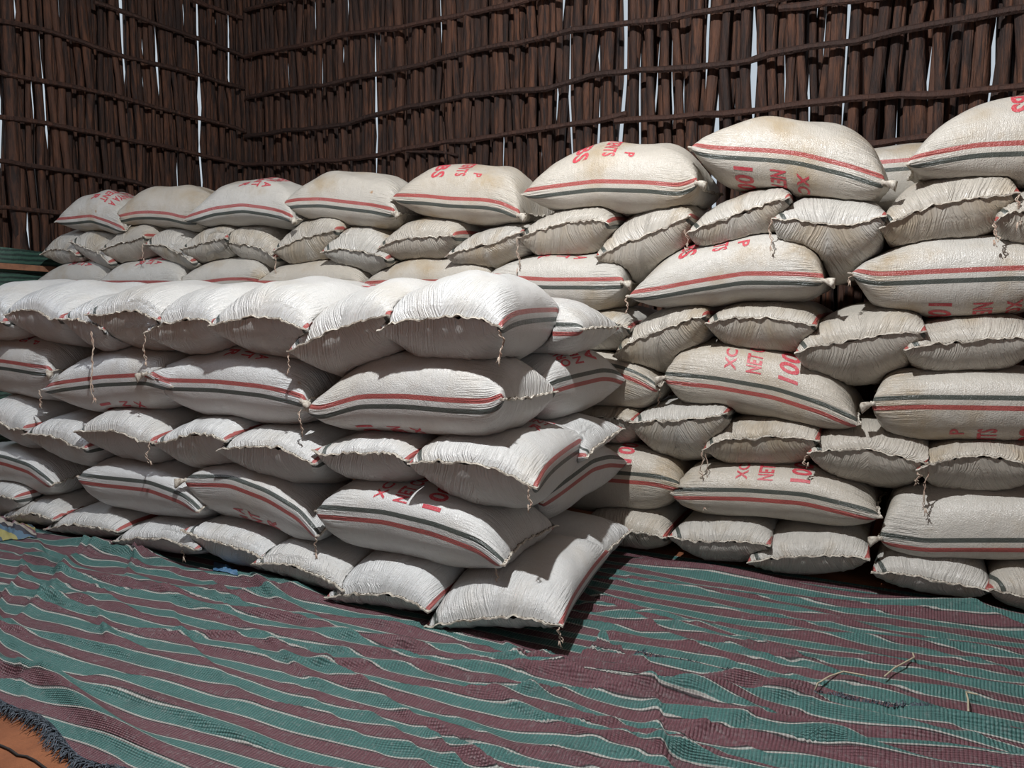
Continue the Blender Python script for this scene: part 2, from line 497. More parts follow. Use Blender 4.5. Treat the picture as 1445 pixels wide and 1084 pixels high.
def arcs(P):
    """signed arc length from the nearer fold, + on the top side; and arc over the top from fold 0"""
    d = np.linalg.norm(np.roll(P, -1, 1) - P, axis=2)
    c = np.concatenate([np.zeros((NA, 1)), np.cumsum(d, 1)], 1)
    tot = c[:, -1:]; c = c[:, :-1]
    h = NT_ // 2
    half = c[:, h:h + 1]
    sd = np.empty_like(c)
    j = np.arange(NT_)[None, :]
    sd = np.where(j <= h // 2, c, np.where(j <= h, half - c, np.where(j <= h + h // 2, -(c - half), -(tot - c))))
    return sd, c, half

_FACES = grid_faces(NA, NT_, True)
_FACES_F = grid_faces(NA, NT_, True, True)

# ---- lettering: printed lines as flat outlines, wrapped on to the sack
def text_mesh(body, cap, width, weight=0.028):
    cu = bpy.data.curves.new("print", 'FONT'); cu.body = body; cu.size = 1.0
    cu.offset = weight; cu.resolution_u = 3; cu.space_character = 1.08
    ob = bpy.data.objects.new("print", cu); COL.objects.link(ob)
    dg = bpy.context.evaluated_depsgraph_get()
    me = ob.evaluated_get(dg).to_mesh()
    bm = bmesh.new(); bm.from_mesh(me)
    ob.evaluated_get(dg).to_mesh_clear()
    bpy.data.objects.remove(ob, do_unlink=True); bpy.data.curves.remove(cu)
    xs = [v.co.x for v in bm.verts]; ys = [v.co.y for v in bm.verts]
    x0, x1, y1 = min(xs), max(xs), max(ys)
    sx = width / (x1 - x0) if width else cap / y1
    for v in bm.verts:
        v.co.x = (v.co.x - x0) * sx; v.co.y = v.co.y * cap / y1; v.co.z = 0
    bmesh.ops.remove_doubles(bm, verts=bm.verts, dist=1e-5)
    wmax = (x1 - x0) * sx
    for k in range(1, int(wmax / 0.018) + 1):
        bmesh.ops.bisect_plane(bm, geom=bm.verts[:] + bm.edges[:] + bm.faces[:], plane_co=(k * 0.018, 0, 0), plane_no=(1, 0, 0))
    for k in range(1, int(cap / 0.018) + 1):
        bmesh.ops.bisect_plane(bm, geom=bm.verts[:] + bm.edges[:] + bm.faces[:], plane_co=(0, k * 0.018, 0), plane_no=(0, 1, 0))
    bm.verts.index_update()
    V = np.array([v.co[:2] for v in bm.verts]); Fc = [tuple(v.index for v in f.verts) for f in bm.faces]
    bm.free()
    return V, Fc, wmax
PRINT = {1: [("XC", .050, None, "P"), ("NET CONTENTS", .066, .40, None), ("100 LBS", .082, .38, None)],
         2: [("ORIGIN KENYA A", .066, .42, None), ("NET CONTENT", .066, .40, None), ("A", .066, None, "R")]}
_LINES = {}
def print_lines(face):
    if face in _LINES: return _LINES[face]
    out = []
    for k, (b, cap, w, tail) in enumerate(PRINT[face]):
        V, Fc, wm = text_mesh(b, cap, w)
        ty = (.105, 0.0, -.150)[k] if face == 1 else (.10, 0.0, -.105)[k]
        if tail:                         # line with a mark at either end
            V2, F2, w2 = text_mesh(tail, cap, None)
            V2 = V2 + np.array([.40 - w2, ty - cap / 2]); wm = .40
            out.append((V2, F2, wm))
        V = V + np.array([0, ty - cap / 2])
        # one piece for each word
        iv = sorted((min(V[i, 0] for i in f), max(V[i, 0] for i in f)) for f in Fc); cuts, hi = [], iv[0][1]
        for a_, b_ in iv:
            if a_ - hi > .30 * cap * (wm / max(.001, len(b) * cap * .72)): cuts.append((a_ + hi) / 2)
            hi = max(hi, b_)
        for w0, w1 in zip([-9] + cuts, cuts + [9]):
            fs = [f for f in Fc if w0 < sum(V[i, 0] for i in f) / len(f) < w1]
            ids = sorted({i for f in fs for i in f}); mp = {i: n_ for n_, i in enumerate(ids)}
            out.append((V[ids], [tuple(mp[i] for i in f) for f in fs], wm))
    _LINES[face] = out
    return out

def surf(P, lm, arc, fold, top, av, c, half):
    """point + normal on the sack, lm metres along, arc metres in from the fold over the top (or underneath)"""
    L_av = av[:, NT_ // 4]                              # metres along at each ring (mid)
    fi = np.interp(lm, L_av, np.arange(NA)); i = np.clip(fi.astype(int), 0, NA - 2); f = fi - i
    h = NT_ // 2
    ring = c[NA // 2] if np.ndim(c) == 2 else c
    rt_ = np.append(c[NA // 2], c[NA // 2, -1] + np.linalg.norm(P[NA // 2, 0] - P[NA // 2, -1]))
    hh = rt_[h]; tot = rt_[-1]
    if top: s = arc if fold == 0 else hh - arc
    else: s = tot - arc if fold == 0 else hh + arc
    gj = np.interp(s, rt_, np.arange(NT_ + 1)); j = np.clip(gj.astype(int), 0, NT_ - 1); g = gj - j
    j2 = (j + 1) % NT_
    p00, p10, p01, p11 = P[i, j], P[i + 1, j], P[i, j2], P[i + 1, j2]
    pt = p00 * ((1 - f) * (1 - g))[:, None] + p10 * (f * (1 - g))[:, None] + p01 * ((1 - f) * g)[:, None] + p11 * (f * g)[:, None]
    nn = np.cross((p10 - p00) + (p11 - p01), (p01 - p00) + (p11 - p10))
    nn /= np.linalg.norm(nn, axis=1)[:, None] + 1e-12
    return pt, nn

def add_print(o, P, info, spec, hand):
    """spec: (face, top, near_start, fold, centre offset along)"""
    face, top, start, fold, off = spec
    sd, c, half = info['arcs']
    Vall, Fall = [], []
    sg = -1.0
    if hand < 0: sg = -sg
    if fold == 1: sg = -sg
    if not top: sg = -sg
    if not start: sg = -sg
    half_len = float(half[NA // 2, 0])
    for V, Fc, wm in print_lines(face):
        a0 = (0.072 if start else 0.150) if top else (.06 if off == -.02 else 0.115)
        arc = a0 + (V[:, 0] if start else wm - V[:, 0])
        lm = info['L'] / 2 + off + sg * V[:, 1]
        pt, nn = surf(P, lm, arc, fold, top, info['av'], c, half)
        nn = nn * info['nsign']
        mesh_obj("lettering", pt + nn * 0.0016, Fc, M_INK, parent=o, smooth=True, loc=o["_o"])

def add_hem(o, P, info, end, dA, seed, col=None):
    """folded, machine-sewn lip along one end"""
    row = P[0] if end == 0 else P[-1]
    h = NT_ // 2
    line = row[:h + 1]
    out = -np.asarray(dA) if end == 0 else np.asarray(dA)
    n = 72
    s = np.linspace(0, 1, n)
    seg = np.concatenate([[0], np.cumsum(np.linalg.norm(np.diff(line, axis=0), axis=1))]); seg /= seg[-1]
    ctr = np.stack([np.interp(s, seg, line[:, k]) for k in range(3)], 1)
    w = 0.010 + 0.004 * wob(s * 3, seed + 1)
    tilt = 0.25 + 0.55 * wob(s * 1.5, seed + 2)
    wav = 0.0035 * wob(s * 7, seed + 3)
    d = out[None, :] * np.cos(tilt)[:, None] + np.array([0, 0, 1.0])[None, :] * np.sin(tilt)[:, None]
    nrm = -out[None, :] * np.sin(tilt)[:, None] + np.array([0, 0, 1.0])[None, :] * np.cos(tilt)[:, None]
    base = ctr - out[None, :] * 0.012 + np.array([0, 0, 1.0]) * wav[:, None] * .5
    tip = ctr + d * w[:, None] + np.array([0, 0, 1.0]) * wav[:, None]
    t = 0.0032
    V = np.stack([base + nrm * t, tip + nrm * t, tip - nrm * t, base - nrm * t], 1).reshape(-1, 3)
    F = grid_faces(n, 4, True) + [(3, 2, 1, 0), tuple(range(4 * (n - 1), 4 * n))]
    hem = mesh_obj("seam", V, F, M_HEM, parent=o, smooth=False, loc=o["_o"])
    hem["label"] = "folded cream seam of the sewn sack mouth"
    # row of dark stitches on the lip
    Vs, Fs = [], []
    q = (base * .35 + tip * .65) + nrm * 0.0045
    for k in range(1, n - 2):
        if k % 2: continue
        a_, b_ = q[k], q[k + 1]
        e = np.cross(b_ - a_, nrm[k]); e = e / (np.linalg.norm(e) + 1e-9) * 0.0016
        i0 = len(Vs); Vs += [a_ - e, b_ - e, b_ + e, a_ + e, a_ - e - nrm[k] * .003, b_ - e - nrm[k] * .003, b_ + e - nrm[k] * .003, a_ + e - nrm[k] * .003]
        Fs += [(i0, i0 + 1, i0 + 2, i0 + 3), (i0, i0 + 4, i0 + 5, i0 + 1), (i0 + 1, i0 + 5, i0 + 6, i0 + 2), (i0 + 2, i0 + 6, i0 + 7, i0 + 3), (i0 + 3, i0 + 7, i0 + 4, i0)]
    st = mesh_obj("stitching", np.array(Vs), Fs, M_THREAD, parent=hem, smooth=False, loc=hem["_o"])
    return hem

def add_knot(o, p, dirv, seed, size=0.05):
    """ear of the sack tied off into a little flared tail"""
    r = np.random.default_rng(seed); dirv = np.asarray(dirv, float); dirv /= np.linalg.norm(dirv)
    side = np.cross(dirv, [0, 0, 1.0]); side /= np.linalg.norm(side) + 1e-9; upv = np.cross(side, dirv)
    m, n = 8, 10; V = []
    for i in range(m):
        t = i / (m - 1)
        c = p + dirv * size * (t - .25) + upv * (-.012 * t * t)
        rad = size * (.17 - .10 * math.sin(min(1, t * 2.6) * math.pi) * .9 + .26 * max(0, t - .35)) + .003
        for k in range(n):
            a = 2 * math.pi * k / n
            rr = rad * (1 + .28 * math.sin(3 * a + seed) * t)
            V.append(c + side * math.cos(a) * rr * .8 + upv * math.sin(a) * rr)
    F = grid_faces(m, n, True) + [tuple(range(n - 1, -1, -1)), tuple(range((m - 1) * n, m * n))]
    k = mesh_obj("tied_ear", np.array(V), F, M_HEM, parent=o, loc=o["_o"])
    k["label"] = "cream corner of the sack tied into a tail"
    return k

def add_string(o, p, length, seed, thick=0.0032):
    r = np.random.default_rng(seed)
    n = 22; s = np.linspace(0, 1, n)
    V, F = [], []
    for strand in range(2):
        ph = strand * math.pi
        x = wob(s * .8, seed) * .010 + np.cos(s * 46 * length / .2 + ph) * thick * .55
        y = wob(s * .7, seed + 9) * .008 + np.sin(s * 46 * length / .2 + ph) * thick * .55
        L_ = length * (1 if strand == 0 else .88)
        pts = np.stack([p[0] + (x - x[0]), p[1] + (y - y[0]) , p[2] - s * L_], 1)
        v, f = tube(pts, thick * .62, 5); i0 = len(V); V += list(v); F += [tuple(i + i0 for i in q) for q in f]
    # frayed knot at the end
    e = np.array(p) + np.array([0, 0, -length])
    for k in range(3):
        d = r.normal(0, 1, 3) * np.array([.007, .005, .006]) + np.array([0, 0, -.014])
        v, f = tube([e + [0, 0, .01], e + d * .5, e + d], [.0035, .002, .001], 4); i0 = len(V); V += list(v); F += [tuple(i + i0 for i in q) for q in f]
    return mesh_obj("tie_string", np.array(V), F, M_STRING, parent=o, loc=o["_o"])

# ---- neighbours in one layer press against each other instead of passing through
def dense(P):
    Q = np.concatenate([P, P[:, :1]], 1)
    for ax in (0, 1, 0, 1):
        A = np.moveaxis(Q, ax, 0); R = np.empty((A.shape[0] * 2 - 1,) + A.shape[1:]); R[0::2] = A; R[1::2] = (A[1:] + A[:-1]) / 2
        Q = np.moveaxis(R, 0, ax)
    return Q.reshape(-1, 3)
def extents(P, ax, u0, z0, nu, nz, res):
    Q = dense(P); o = 1 - ax
    i = np.rint((Q[:, o] - u0) / res).astype(int); j = np.rint((Q[:, 2] - z0) / res).astype(int)
    ok = (i >= 0) & (j >= 0) & (i < nu) & (j < nz)
    hi = np.full((nu, nz), -1e9); lo = np.full((nu, nz), 1e9)
    np.maximum.at(hi, (i[ok], j[ok]), Q[ok, ax]); np.minimum.at(lo, (i[ok], j[ok]), Q[ok, ax])
    return lo, hi
def press(PA_, PB_, ax, yield_a, res=.008):
    """A lies on the low side of B along ax; both are flattened where they meet"""
    o = 1 - ax
    if PA_[..., ax].max() <= PB_[..., ax].min(): return 0
    u0 = max(PA_[..., o].min(), PB_[..., o].min()) - res; u1 = min(PA_[..., o].max(), PB_[..., o].max()) + res
    z0 = max(PA_[..., 2].min(), PB_[..., 2].min()) - res; z1 = min(PA_[..., 2].max(), PB_[..., 2].max()) + res
    if u1 <= u0 or z1 <= z0: return 0
    nu, nz = int((u1 - u0) / res) + 2, int((z1 - z0) / res) + 2
    la, ha = extents(PA_, ax, u0, z0, nu, nz, res); lb, hb = extents(PB_, ax, u0, z0, nu, nz, res)
    both = (ha > -1e8) & (hb > -1e8)
    ov = np.where(both, np.minimum(ha, hb) - lb, 0); ov = np.where(both & (ha > lb) & (la < hb), ov, 0); ov = np.maximum(ov, 0)
    if ov.max() <= .002: return 0
    cut = lb + ov * (1 - yield_a)
    for P, sgn in ((PA_, 1), (PB_, -1)):
        i = np.rint((P[..., o] - u0) / res).astype(int); j = np.rint((P[..., 2] - z0) / res).astype(int)
        ok = (i >= 0) & (j >= 0) & (i < nu) & (j < nz)
        ii, jj = np.clip(i, 0, nu - 1), np.clip(j, 0, nz - 1)
        c = cut[ii, jj]; ok &= ov[ii, jj] > 0
        own = (la if sgn > 0 else hb)[ii, jj]
        if sgn > 0: new = np.minimum(P[..., ax], np.maximum(c, own + .012))
        else: new = np.maximum(P[..., ax], np.minimum(c, own - .012))
        P[..., ax] = np.where(ok, new, P[..., ax])
    return float(ov.max())
PRE = {}
MODE = [2]
SACKS = {}
def build_sack(key, org, dA, dB, L, Wd, mid, up, dn, mat, stripe_mode, green_up, prints, hems, seed, shape=None, layer_field=None, soften=0.03):
    dA = np.array([dA[0], dA[1], 0.0]); dB = np.array([dB[0], dB[1], 0.0])
    if MODE[0] == 1:                     # first only the shape; the layer is pressed together before anything is made
        PRE[key] = sack_shape(org, dA, dB, L, Wd, mid, up, dn, seed, **(shape or {}))
        return None, None, None
    P, info = PRE[key]
    sd, c, half = arcs(P)
    hand = 1 if np.cross(dA, dB)[2] > 0 else -1
    # ring order runs fold0 -> top -> fold1; outward normal sign
    info['arcs'] = (sd, c, half); info['nsign'] = -1.0 if hand > 0 else 1.0
    # test with the middle of the top
    pt, nn = surf(P, np.array([L / 2]), np.array([float(half[NA // 2, 0]) / 2]), 0, True, info['av'], c, half)
    info['nsign'] = 1.0 if nn[0, 2] > 0 else -1.0
    k = -1.0 if green_up else 1.0
    cr = k * .0205 + 0 * sd; cg = -k * .0205 + 0 * sd
    if stripe_mode == 'H':              # stripes leave the left ear over the top, the right one along the fold
        e = np.exp(-(info['av'] / .085) ** 2)
        left = info['cb'] < 0
        cr = np.where(left, -.0205 + .0335 * e, .0205 - .006 * e); cg = np.where(left, .0205 + .035 * e, -.0205)
    ls = info['av']
    endd = np.minimum(info['av'], L - info['av'])
    V = P.reshape(-1, 3)
    ctr = np.array([V[:, 0].mean(), V[:, 1].mean(), V[:, 2].min()])
    f0 = _FACES[0]
    fl = info['nsign']
    faces = _FACES if _face_ok(P) else _FACES_F
    o = mesh_obj("woven_sack", V, faces, mat, loc=ctr,
                 attrs={'sd': sd.ravel(), 'ls': ls.ravel(), 'sr': (sd - cr).ravel(), 'sg': (sd - cg).ravel(), 'endd': endd.ravel()})
    for e in hems: add_hem(o, P, info, e, dA, seed * 3 + e)
    for sp in prints: add_print(o, P, info, sp, hand)
    info['P'] = P; info['dA'] = dA; info['dB'] = dB
    SACKS[key] = (o, info)
    return o, P, info
def _face_ok(P):
    i, j = NA // 2, NT_ // 4
    a, b, c_ = P[i, j], P[i, j + 1], P[i + 1, j + 1]
    return np.cross(b - a, c_ - a)[2] > 0

# ------------------------------------------------------------------ what the photograph shows, sack by sack
# per layer: kind ("S" striped side outward, "H" sewn end outward) and for each sack the run of its
# stripe or seam, the top and the foot in pixels; depth comes from the face of the stack it lies in
B={
'8':("S",[([(77,313),(100,311),(125,308),(150,316),(172,325)],274,328),
 ([(154,312),(187,304),(208,303),(235,305),(258,311),(288,312)],265,323),
 ([(259,311),(299,298),(339,293),(375,298),(397,303),(412,310)],256,318),
 ([(397,290),(420,286),(450,285),(490,290),(524,294),(556,301)],246,320),
 ([(552,280),(596,281),(631,285),(683,287),(707,292),(733,304)],236,315),
 ([(736,275),(782,268),(839,261),(912,263),(960,268),(985,258)],204,300),
 ([(973,208),(1000,214),(1044,216),(1094,219),(1128,223),(1195,240),(1250,258)],170,268),
 ([(1279,231),(1329,220),(1379,211),(1445,208),(1560,218)],144,252)]),
'7':("H",[([(58,359),(70,352),(82,351),(98,354),(108,360)],326,368),
 ([(98,342),(116,349),(133,355),(145,365),(154,372)],326,374),
 ([(141,353),(162,345),(187,338),(204,334)],317,365),
 ([(204,345),(224,346),(239,352),(257,361),(270,371)],322,371),
 ([(254,353),(282,343),(309,338),(319,336)],317,370),
 ([(312,338),(332,344),(359,348),(379,358),(387,365)],316,372),
 ([(384,355),(412,341),(442,331),(474,325)],303,367),
 ([(453,356),(470,352),(490,352),(509,355),(530,360),(546,367)],317,383),
 ([(532,352),(561,337),(590,335),(611,335),(642,333)],305,364),
 ([(628,362),(654,353),(683,345),(713,336),(738,327)],319,378),
 ([(730,336),(756,326),(788,317),(814,311),(840,310),(860,316)],291,356),
 ([(840,363),(882,343),(924,326),(953,313),(975,307)],289,374),
 ([(970,330),(1007,313),(1049,299),(1091,284),(1115,278)],272,338),
 ([(1089,311),(1125,309),(1154,315),(1196,320),(1229,311),(1252,303)],276,370),
 ([(1240,324),(1280,303),(1322,288),(1384,278),(1440,273)],243,336),
 ([(1403,313),(1425,301),(1480,296),(1560,290)],262,338)]),
'6':("S",[([(46,402),(90,400),(130,402),(150,406)],369,420),
 ([(133,402),(187,402),(220,402),(255,404)],365,424),
 ([(246,402),(286,402),(319,398),(345,398),(371,402)],363,425),
 ([(357,402),(400,404),(450,404),(508,408)],366,428),
 ([(508,404),(560,402),(630,402),(690,404)],362,426),
 ([(683,392),(724,397),(770,400),(814,400),(858,400),(880,399)],358,428),
 ([(886,419),(930,413),(976,404),(1049,392),(1122,393),(1164,396)],333,430),
 ([(1200,386),(1235,394),(1343,389),(1445,385),(1520,388)],333,441)]),
'5':("H",[([(815,462),(846,457),(866,456),(879,460),(890,466)],430,486),
 ([(865,504),(894,481),(924,468),(966,454),(997,445)],429,510),
 ([(995,458),(1020,451),(1049,447),(1091,451),(1133,456),(1153,460)],420,488),
 ([(1121,500),(1154,487),(1196,483),(1238,474),(1280,469),(1308,468)],428,527),
 ([(1275,495),(1305,489),(1342,484),(1384,479),(1445,478),(1475,480)],437,518)]),
'4':("S",[([(650,515),(780,512),(830,515),(880,525),(907,536),(929,549)],505,568),
 ([(936,533),(1007,540),(1091,555),(1160,577),(1212,600)],487,595),
 ([(1229,570),(1301,568),(1445,570),(1540,572)],516,610)]),
'3':("H",[([(800,592),(830,590),(865,591),(896,595)],560,620),
 ([(888,598),(924,594),(966,594),(999,590),(1027,583)],556,640),
 ([(991,636),(1016,623),(1049,619),(1091,617),(1133,621),(1157,623)],575,652),
 ([(1139,640),(1175,636),(1217,634),(1259,644),(1292,652),(1317,654)],588,676),
 ([(1292,665),(1326,652),(1359,646),(1397,646),(1445,655),(1478,660)],619,686)]),
'2':("S",[([(680,660),(790,668),(886,675),(924,678),(960,687)],617,708),
 ([(947,697),(1049,699),(1133,705),(1196,720),(1242,731)],649,742),
 ([(1240,760),(1301,771),(1445,771),(1560,772)],680,790)]),
'1':("H",[([(820,742),(850,745),(873,749),(907,753),(941,760)],701,772),
 ([(943,758),(978,765),(1016,767),(1058,766),(1088,770)],726,791),
 ([(1054,795),(1083,791),(1133,786),(1196,787),(1228,789)],741,812),
 ([(1229,808),(1280,813),(1342,825),(1402,836)],781,840),
 ([(1395,832),(1445,845),(1490,850),(1560,858)],791,872)]),
}
Fr={
'5':("H",[([(-85,470),(-50,455),(-20,452),(5,455)],396,478),
 ([(3,448),(20,439),(50,438),(60,446),(66,453),(85,451)],398,472),
 ([(86,451),(110,453),(125,457),(138,463),(146,467)],413,487),
 ([(121,444),(146,446),(173,439),(193,439),(209,448),(224,453)],398,481),
 ([(204,471),(226,459),(246,453),(266,450),(289,453),(301,459)],401,489),
 ([(294,461),(319,454),(349,448),(379,448),(405,456),(431,466)],393,492),
 ([(407,496),(433,483),(466,466),(500,455),(526,448),(548,446)],400,511),
 ([(533,468),(550,458),(583,451),(616,448),(649,448),(676,451),(709,463)],385,496)]),
'4':("S",[([(-170,510),(-80,506),(0,515),(45,522),(68,524)],468,540),
 ([(58,551),(80,546),(140,538),(203,535),(242,546)],486,564),
 ([(205,528),(230,543),(299,545),(365,552),(409,561),(428,567)],486,580),
 ([(428,578),(448,584),(505,567),(566,567),(633,573),(690,575),(709,564)],491,601)]),
'3':("H",[([(-85,590),(-40,582),(-10,590),(10,608),(34,606)],543,616),
 ([(33,613),(66,616),(83,621),(96,631),(120,634)],570,646),
 ([(106,611),(133,609),(156,608),(179,618),(193,625),(215,624)],559,643),
 ([(216,626),(239,624),(249,618),(276,614),(296,615),(318,623)],571,653),
 ([(306,636),(326,633),(359,631),(392,634),(419,646),(444,656)],585,671),
 ([(441,636),(459,646),(486,641),(521,640),(549,641),(575,652)],593,672),
 ([(576,655),(608,652),(642,654),(677,659),(704,666),(732,679),(759,690)],598,704)]),
'2':("S",[([(-190,640),(-100,640),(0,650),(37,662),(71,685)],624,690),
 ([(76,683),(140,680),(205,687),(256,705),(278,722)],636,712),
 ([(260,678),(320,680),(372,700),(420,728),(447,758)],651,745),
 ([(445,722),(538,731),(608,748),(675,772),(709,798)],674,800)]),
'1':("H",[([(-80,705),(-40,700),(0,702),(20,704)],668,725),
 ([(0,733),(25,727),(50,728),(76,735)],688,745),
 ([(63,747),(100,742),(133,746),(165,752)],708,760),
 ([(158,766),(186,761),(216,761),(239,766),(259,772),(278,777)],716,783),
 ([(257,749),(282,762),(316,771),(352,781),(375,792)],727,802),
 ([(355,796),(385,797),(415,803),(465,822),(485,835)],759,834),
 ([(459,845),(486,841),(521,840),(556,844),(587,854),(606,864)],781,875),
 ([(599,890),(625,883),(659,877),(697,874),(732,874),(767,880),(795,884)],800,903)]),
}

FACE_B = {'1': 3.50, '2': 3.54, '3': 3.54, '4': 3.55, '5': 3.55, '6': 3.56, '7': 3.57, '8': 3.58}
FACE_F = {'1': 2.36, '2': 2.41, '3': 2.38, '4': 2.43, '5': 2.39}
# per-sack notes: g green stripe uppermost; t / b lettering on top / underneath (print 1 or 2), with shift along;
# kl / kr corner tied into a tail; bl / br blunt end; yaw for sacks turned in plan
NOTE = {
 'B8-0': dict(t=(2, .12), br=1), 'B8-1': dict(br=1), 'B8-2': dict(t=(2, .12), kr=1, br=1), 'B8-3': dict(kr=1, br=1),
 'B8-4': dict(t=(1, .02), kr=1, br=1), 'B8-5': dict(t=(1, .0), kr=1, br=1), 'B8-6': dict(b=(1, -.02), kr=1, br=1), 'B8-7': dict(t=(1, .10)),
 'B6-0': dict(t=(2, .05), br=1), 'B6-1': dict(t=(2, .06), br=1), 'B6-2': dict(br=1), 'B6-3': dict(br=1), 'B6-4': dict(br=1), 'B6-5': dict(t=(2, .03), kr=1, br=1),
 'B6-6': dict(t=(1, -.02), kr=1, br=1), 'B6-7': dict(b=(1, .10)),
 'B4-0': dict(g=1), 'B4-1': dict(g=1, t=(1, -.02), kl=1, bl=1), 'B4-2': dict(g=1, b=(1, .05), kl=1, bl=1),
 'B2-0': dict(g=1, t=(1, .0)), 'B2-1': dict(g=1, t=(1, -.03), bl=1), 'B2-2': dict(g=1, kl=1, bl=1),
 'F4-0': dict(t=(1, .1), kr=1, br=1), 'F4-1': dict(b=(1, .1)), 'F4-2': dict(t=(2, .1), kl=1, kr=1, br=1), 'F4-3': dict(b=(1, -.05), br=1),
 'F2-0': dict(g=1), 'F2-1': dict(g=1, bl=1), 'F2-2': dict(g=1, b=(2, .0), kl=1, bl=1), 'F2-3': dict(g=1, t=(1, -.04), bl=1),
 'F5-7': dict(yaw=.14, Lh=.80), 'F5-5': dict(t=(2, .22), fold=1), 'F5-6': dict(t=(2, .25), fold=1), 'F3-6': dict(yaw=.16, Lh=.80, t=(2, .12), fold=1), 'F1-7': dict(yaw=.16, Lh=.78),
}
ORD = ["first", "second", "third", "fourth", "fifth", "sixth", "seventh", "eighth", "ninth", "tenth", "eleventh", "twelfth", "thirteenth", "fourteenth", "fifteenth", "sixteenth"]
LAY = {'1': "bottom", '2': "second", '3': "third", '4': "fourth", '5': "fifth", '6': "sixth", '7': "seventh", '8': "top"}

def place_row(stack, layer, kind, rows, Yf, mat, lf):
    for k, (pts, ty, by) in enumerate(rows):
        key = "%s%s-%d" % (stack, layer, k); nt = NOTE.get(key, {})
        seed = (3 if stack == 'B' else 700) + int(layer) * 40 + k * 7
        r = np.random.default_rng(seed)
        Y = Yf + r.uniform(-.018, .018)
        W3 = np.array([on_y(x, y, Y) for x, y in pts]); xs, zs = W3[:, 0].copy(), W3[:, 2].copy()
        w = xs[-1] - xs[0]
        lo, hi, std = (.74, 1.06, .90) if kind == 'S' else (.30, .64, .50)
        if w > hi:                                   # runs out of sight: keep the visible end, usual size
            keep = xs > xs[-1] - std; xs, zs = xs[keep], zs[keep]
            xs = np.concatenate([[W3[-1, 0] - std], xs]); zs = np.concatenate([[zs[0]], zs])
        elif w < lo:
            if pts[-1][0] > 1380: xs[-1] = xs[0] + std
            else: xs[0] = xs[-1] - std
        zf = interp1(xs, zs); w = xs[-1] - xs[0]; x0 = xs[0]
        xm = (pts[0][0] + pts[-1][0]) / 2
        if kind == 'S':
            depth = .47; zt = on_y(xm, ty, Y + .21)[2]
        else:
            zt = on_y(xm, ty, Y + .28)[2]
        zb = on_y(xm, by, Y + .05)[2]
        gz = zf(np.linspace(xs[0], xs[-1], 41)); zc = float(gz[14:27].mean()); mean = float(gz.mean())
        up = min(max(zt - zc, .075), .235); dn = min(max(zc - zb, .05), .20)
        if layer == '1': up = max(up, .12 if stack == 'B' else (.155 if k > 5 else .095))
        shape = {}
        if kind == 'S':
            shape = dict(pL=2.7, qL=.64, pR=2.8, qR=.60)
            if nt.get('bl'): shape.update(pL=7.0, qL=.48)
            if nt.get('br'): shape.update(pR=4.6, qR=.5)
            mid = lambda a, b, zf=zf, x0=x0, w=w, mean=mean: zf(x0 + a * w) * (1 - .35 * b) + mean * .35 * b
            prints = []
            g = nt.get('g', 0)
            if 't' in nt: prints.append((nt['t'][0], True, bool(g), 0, nt['t'][1]))
            if 'b' in nt: prints.append((nt['b'][0], False, not g, 0, nt['b'][1]))
            o, P, info = build_sack(key, (xs[0], Y), (1, 0), (0, 1), w, depth, mid, up, dn, mat, 'S', g, prints, (0, 1), seed, shape, lf)
            if MODE[0] == 1: continue
            j = 0
            if nt.get('kl'): add_knot(o, P[0, 0] + np.array([-.0, -.004, 0]), (-1, -.35, -.15), seed, .055)
            if nt.get('kr'): add_knot(o, P[-1, 0] + np.array([.0, -.004, 0]), (1, -.35, -.1), seed, .055)
        else:
            L = nt.get('Lh', .84); yaw = nt.get('yaw', r.normal(0, .02))
            A = np.polyfit(xs, zf(xs), 1)
            tilt = float(np.clip(A[0], -.35, .35))
            def mid(a, b, zf=zf, x0=x0, w=w, zc=zc, tilt=tilt, mean=mean, L=L):
                zz = zf(x0 + b * w); pl = zc + tilt * (b - .5) * w * .8
                k_ = np.exp(-a * L / .16)
                return pl * (1 - k_) + zz * k_
            dA = (-math.sin(yaw), math.cos(yaw))
            prints = []
            if 't' in nt: prints.append((nt['t'][0], True, False, nt.get('fold', 0), nt['t'][1]))
            shape = dict(pL=2.7, qL=.54, pR=3.2, qR=.52)
            o, P, info = build_sack(key, (xs[0], Y), dA, (1, 0), L, w, mid, up, dn, mat, 'H', 0, prints, (0,), seed, shape, lf)
            if MODE[0] == 1: continue
        # label
        n = len(rows); side = "striped side outward" if kind == 'S' else "sewn end outward"
        if stack == 'F':
            lab = "%s white woven sack from the corner, %s, %s layer of low front stack" % (ORD[n - 1 - k], side, "top" if layer == '5' else LAY[layer])
        elif int(layer) >= 6:
            lab = "%s pale woven sack from left wall, %s, %s layer of tall rear stack" % (ORD[k], side, LAY[layer])
        else:
            lab = "%s pale woven sack right of front stack, %s, %s layer of rear stack" % (ORD[k], side, LAY[layer])
        tag(o, lab, "sack", "filled woven sacks in the two stacks")

def side_sack(key, org, dA, dB, L, Wd, mid, up, dn, seed, label, mode='S', g=0, prints=(), hems=(0, 1), lf=None, shape=None, mat=None):
    o, P, info = build_sack(key, org, dA, dB, L, Wd, mid, up, dn, mat or M_SACK_F, mode, g, prints, hems, seed, shape or {}, lf)
    if MODE[0] == 2: tag(o, label, "sack", "filled woven sacks in the two stacks")
    return o, P

def flank_run(pts):                     # run of a stripe on the flank of the front stack
    N = np.array([.982, -.19, 0.0])
    W3 = np.array([on_plane(x, y, (-1.40, 2.88, 0), N) for x, y in pts])
    return interp1((W3[:, 1] - W3[0, 1]) / (W3[-1, 1] - W3[0, 1]), W3[:, 2])

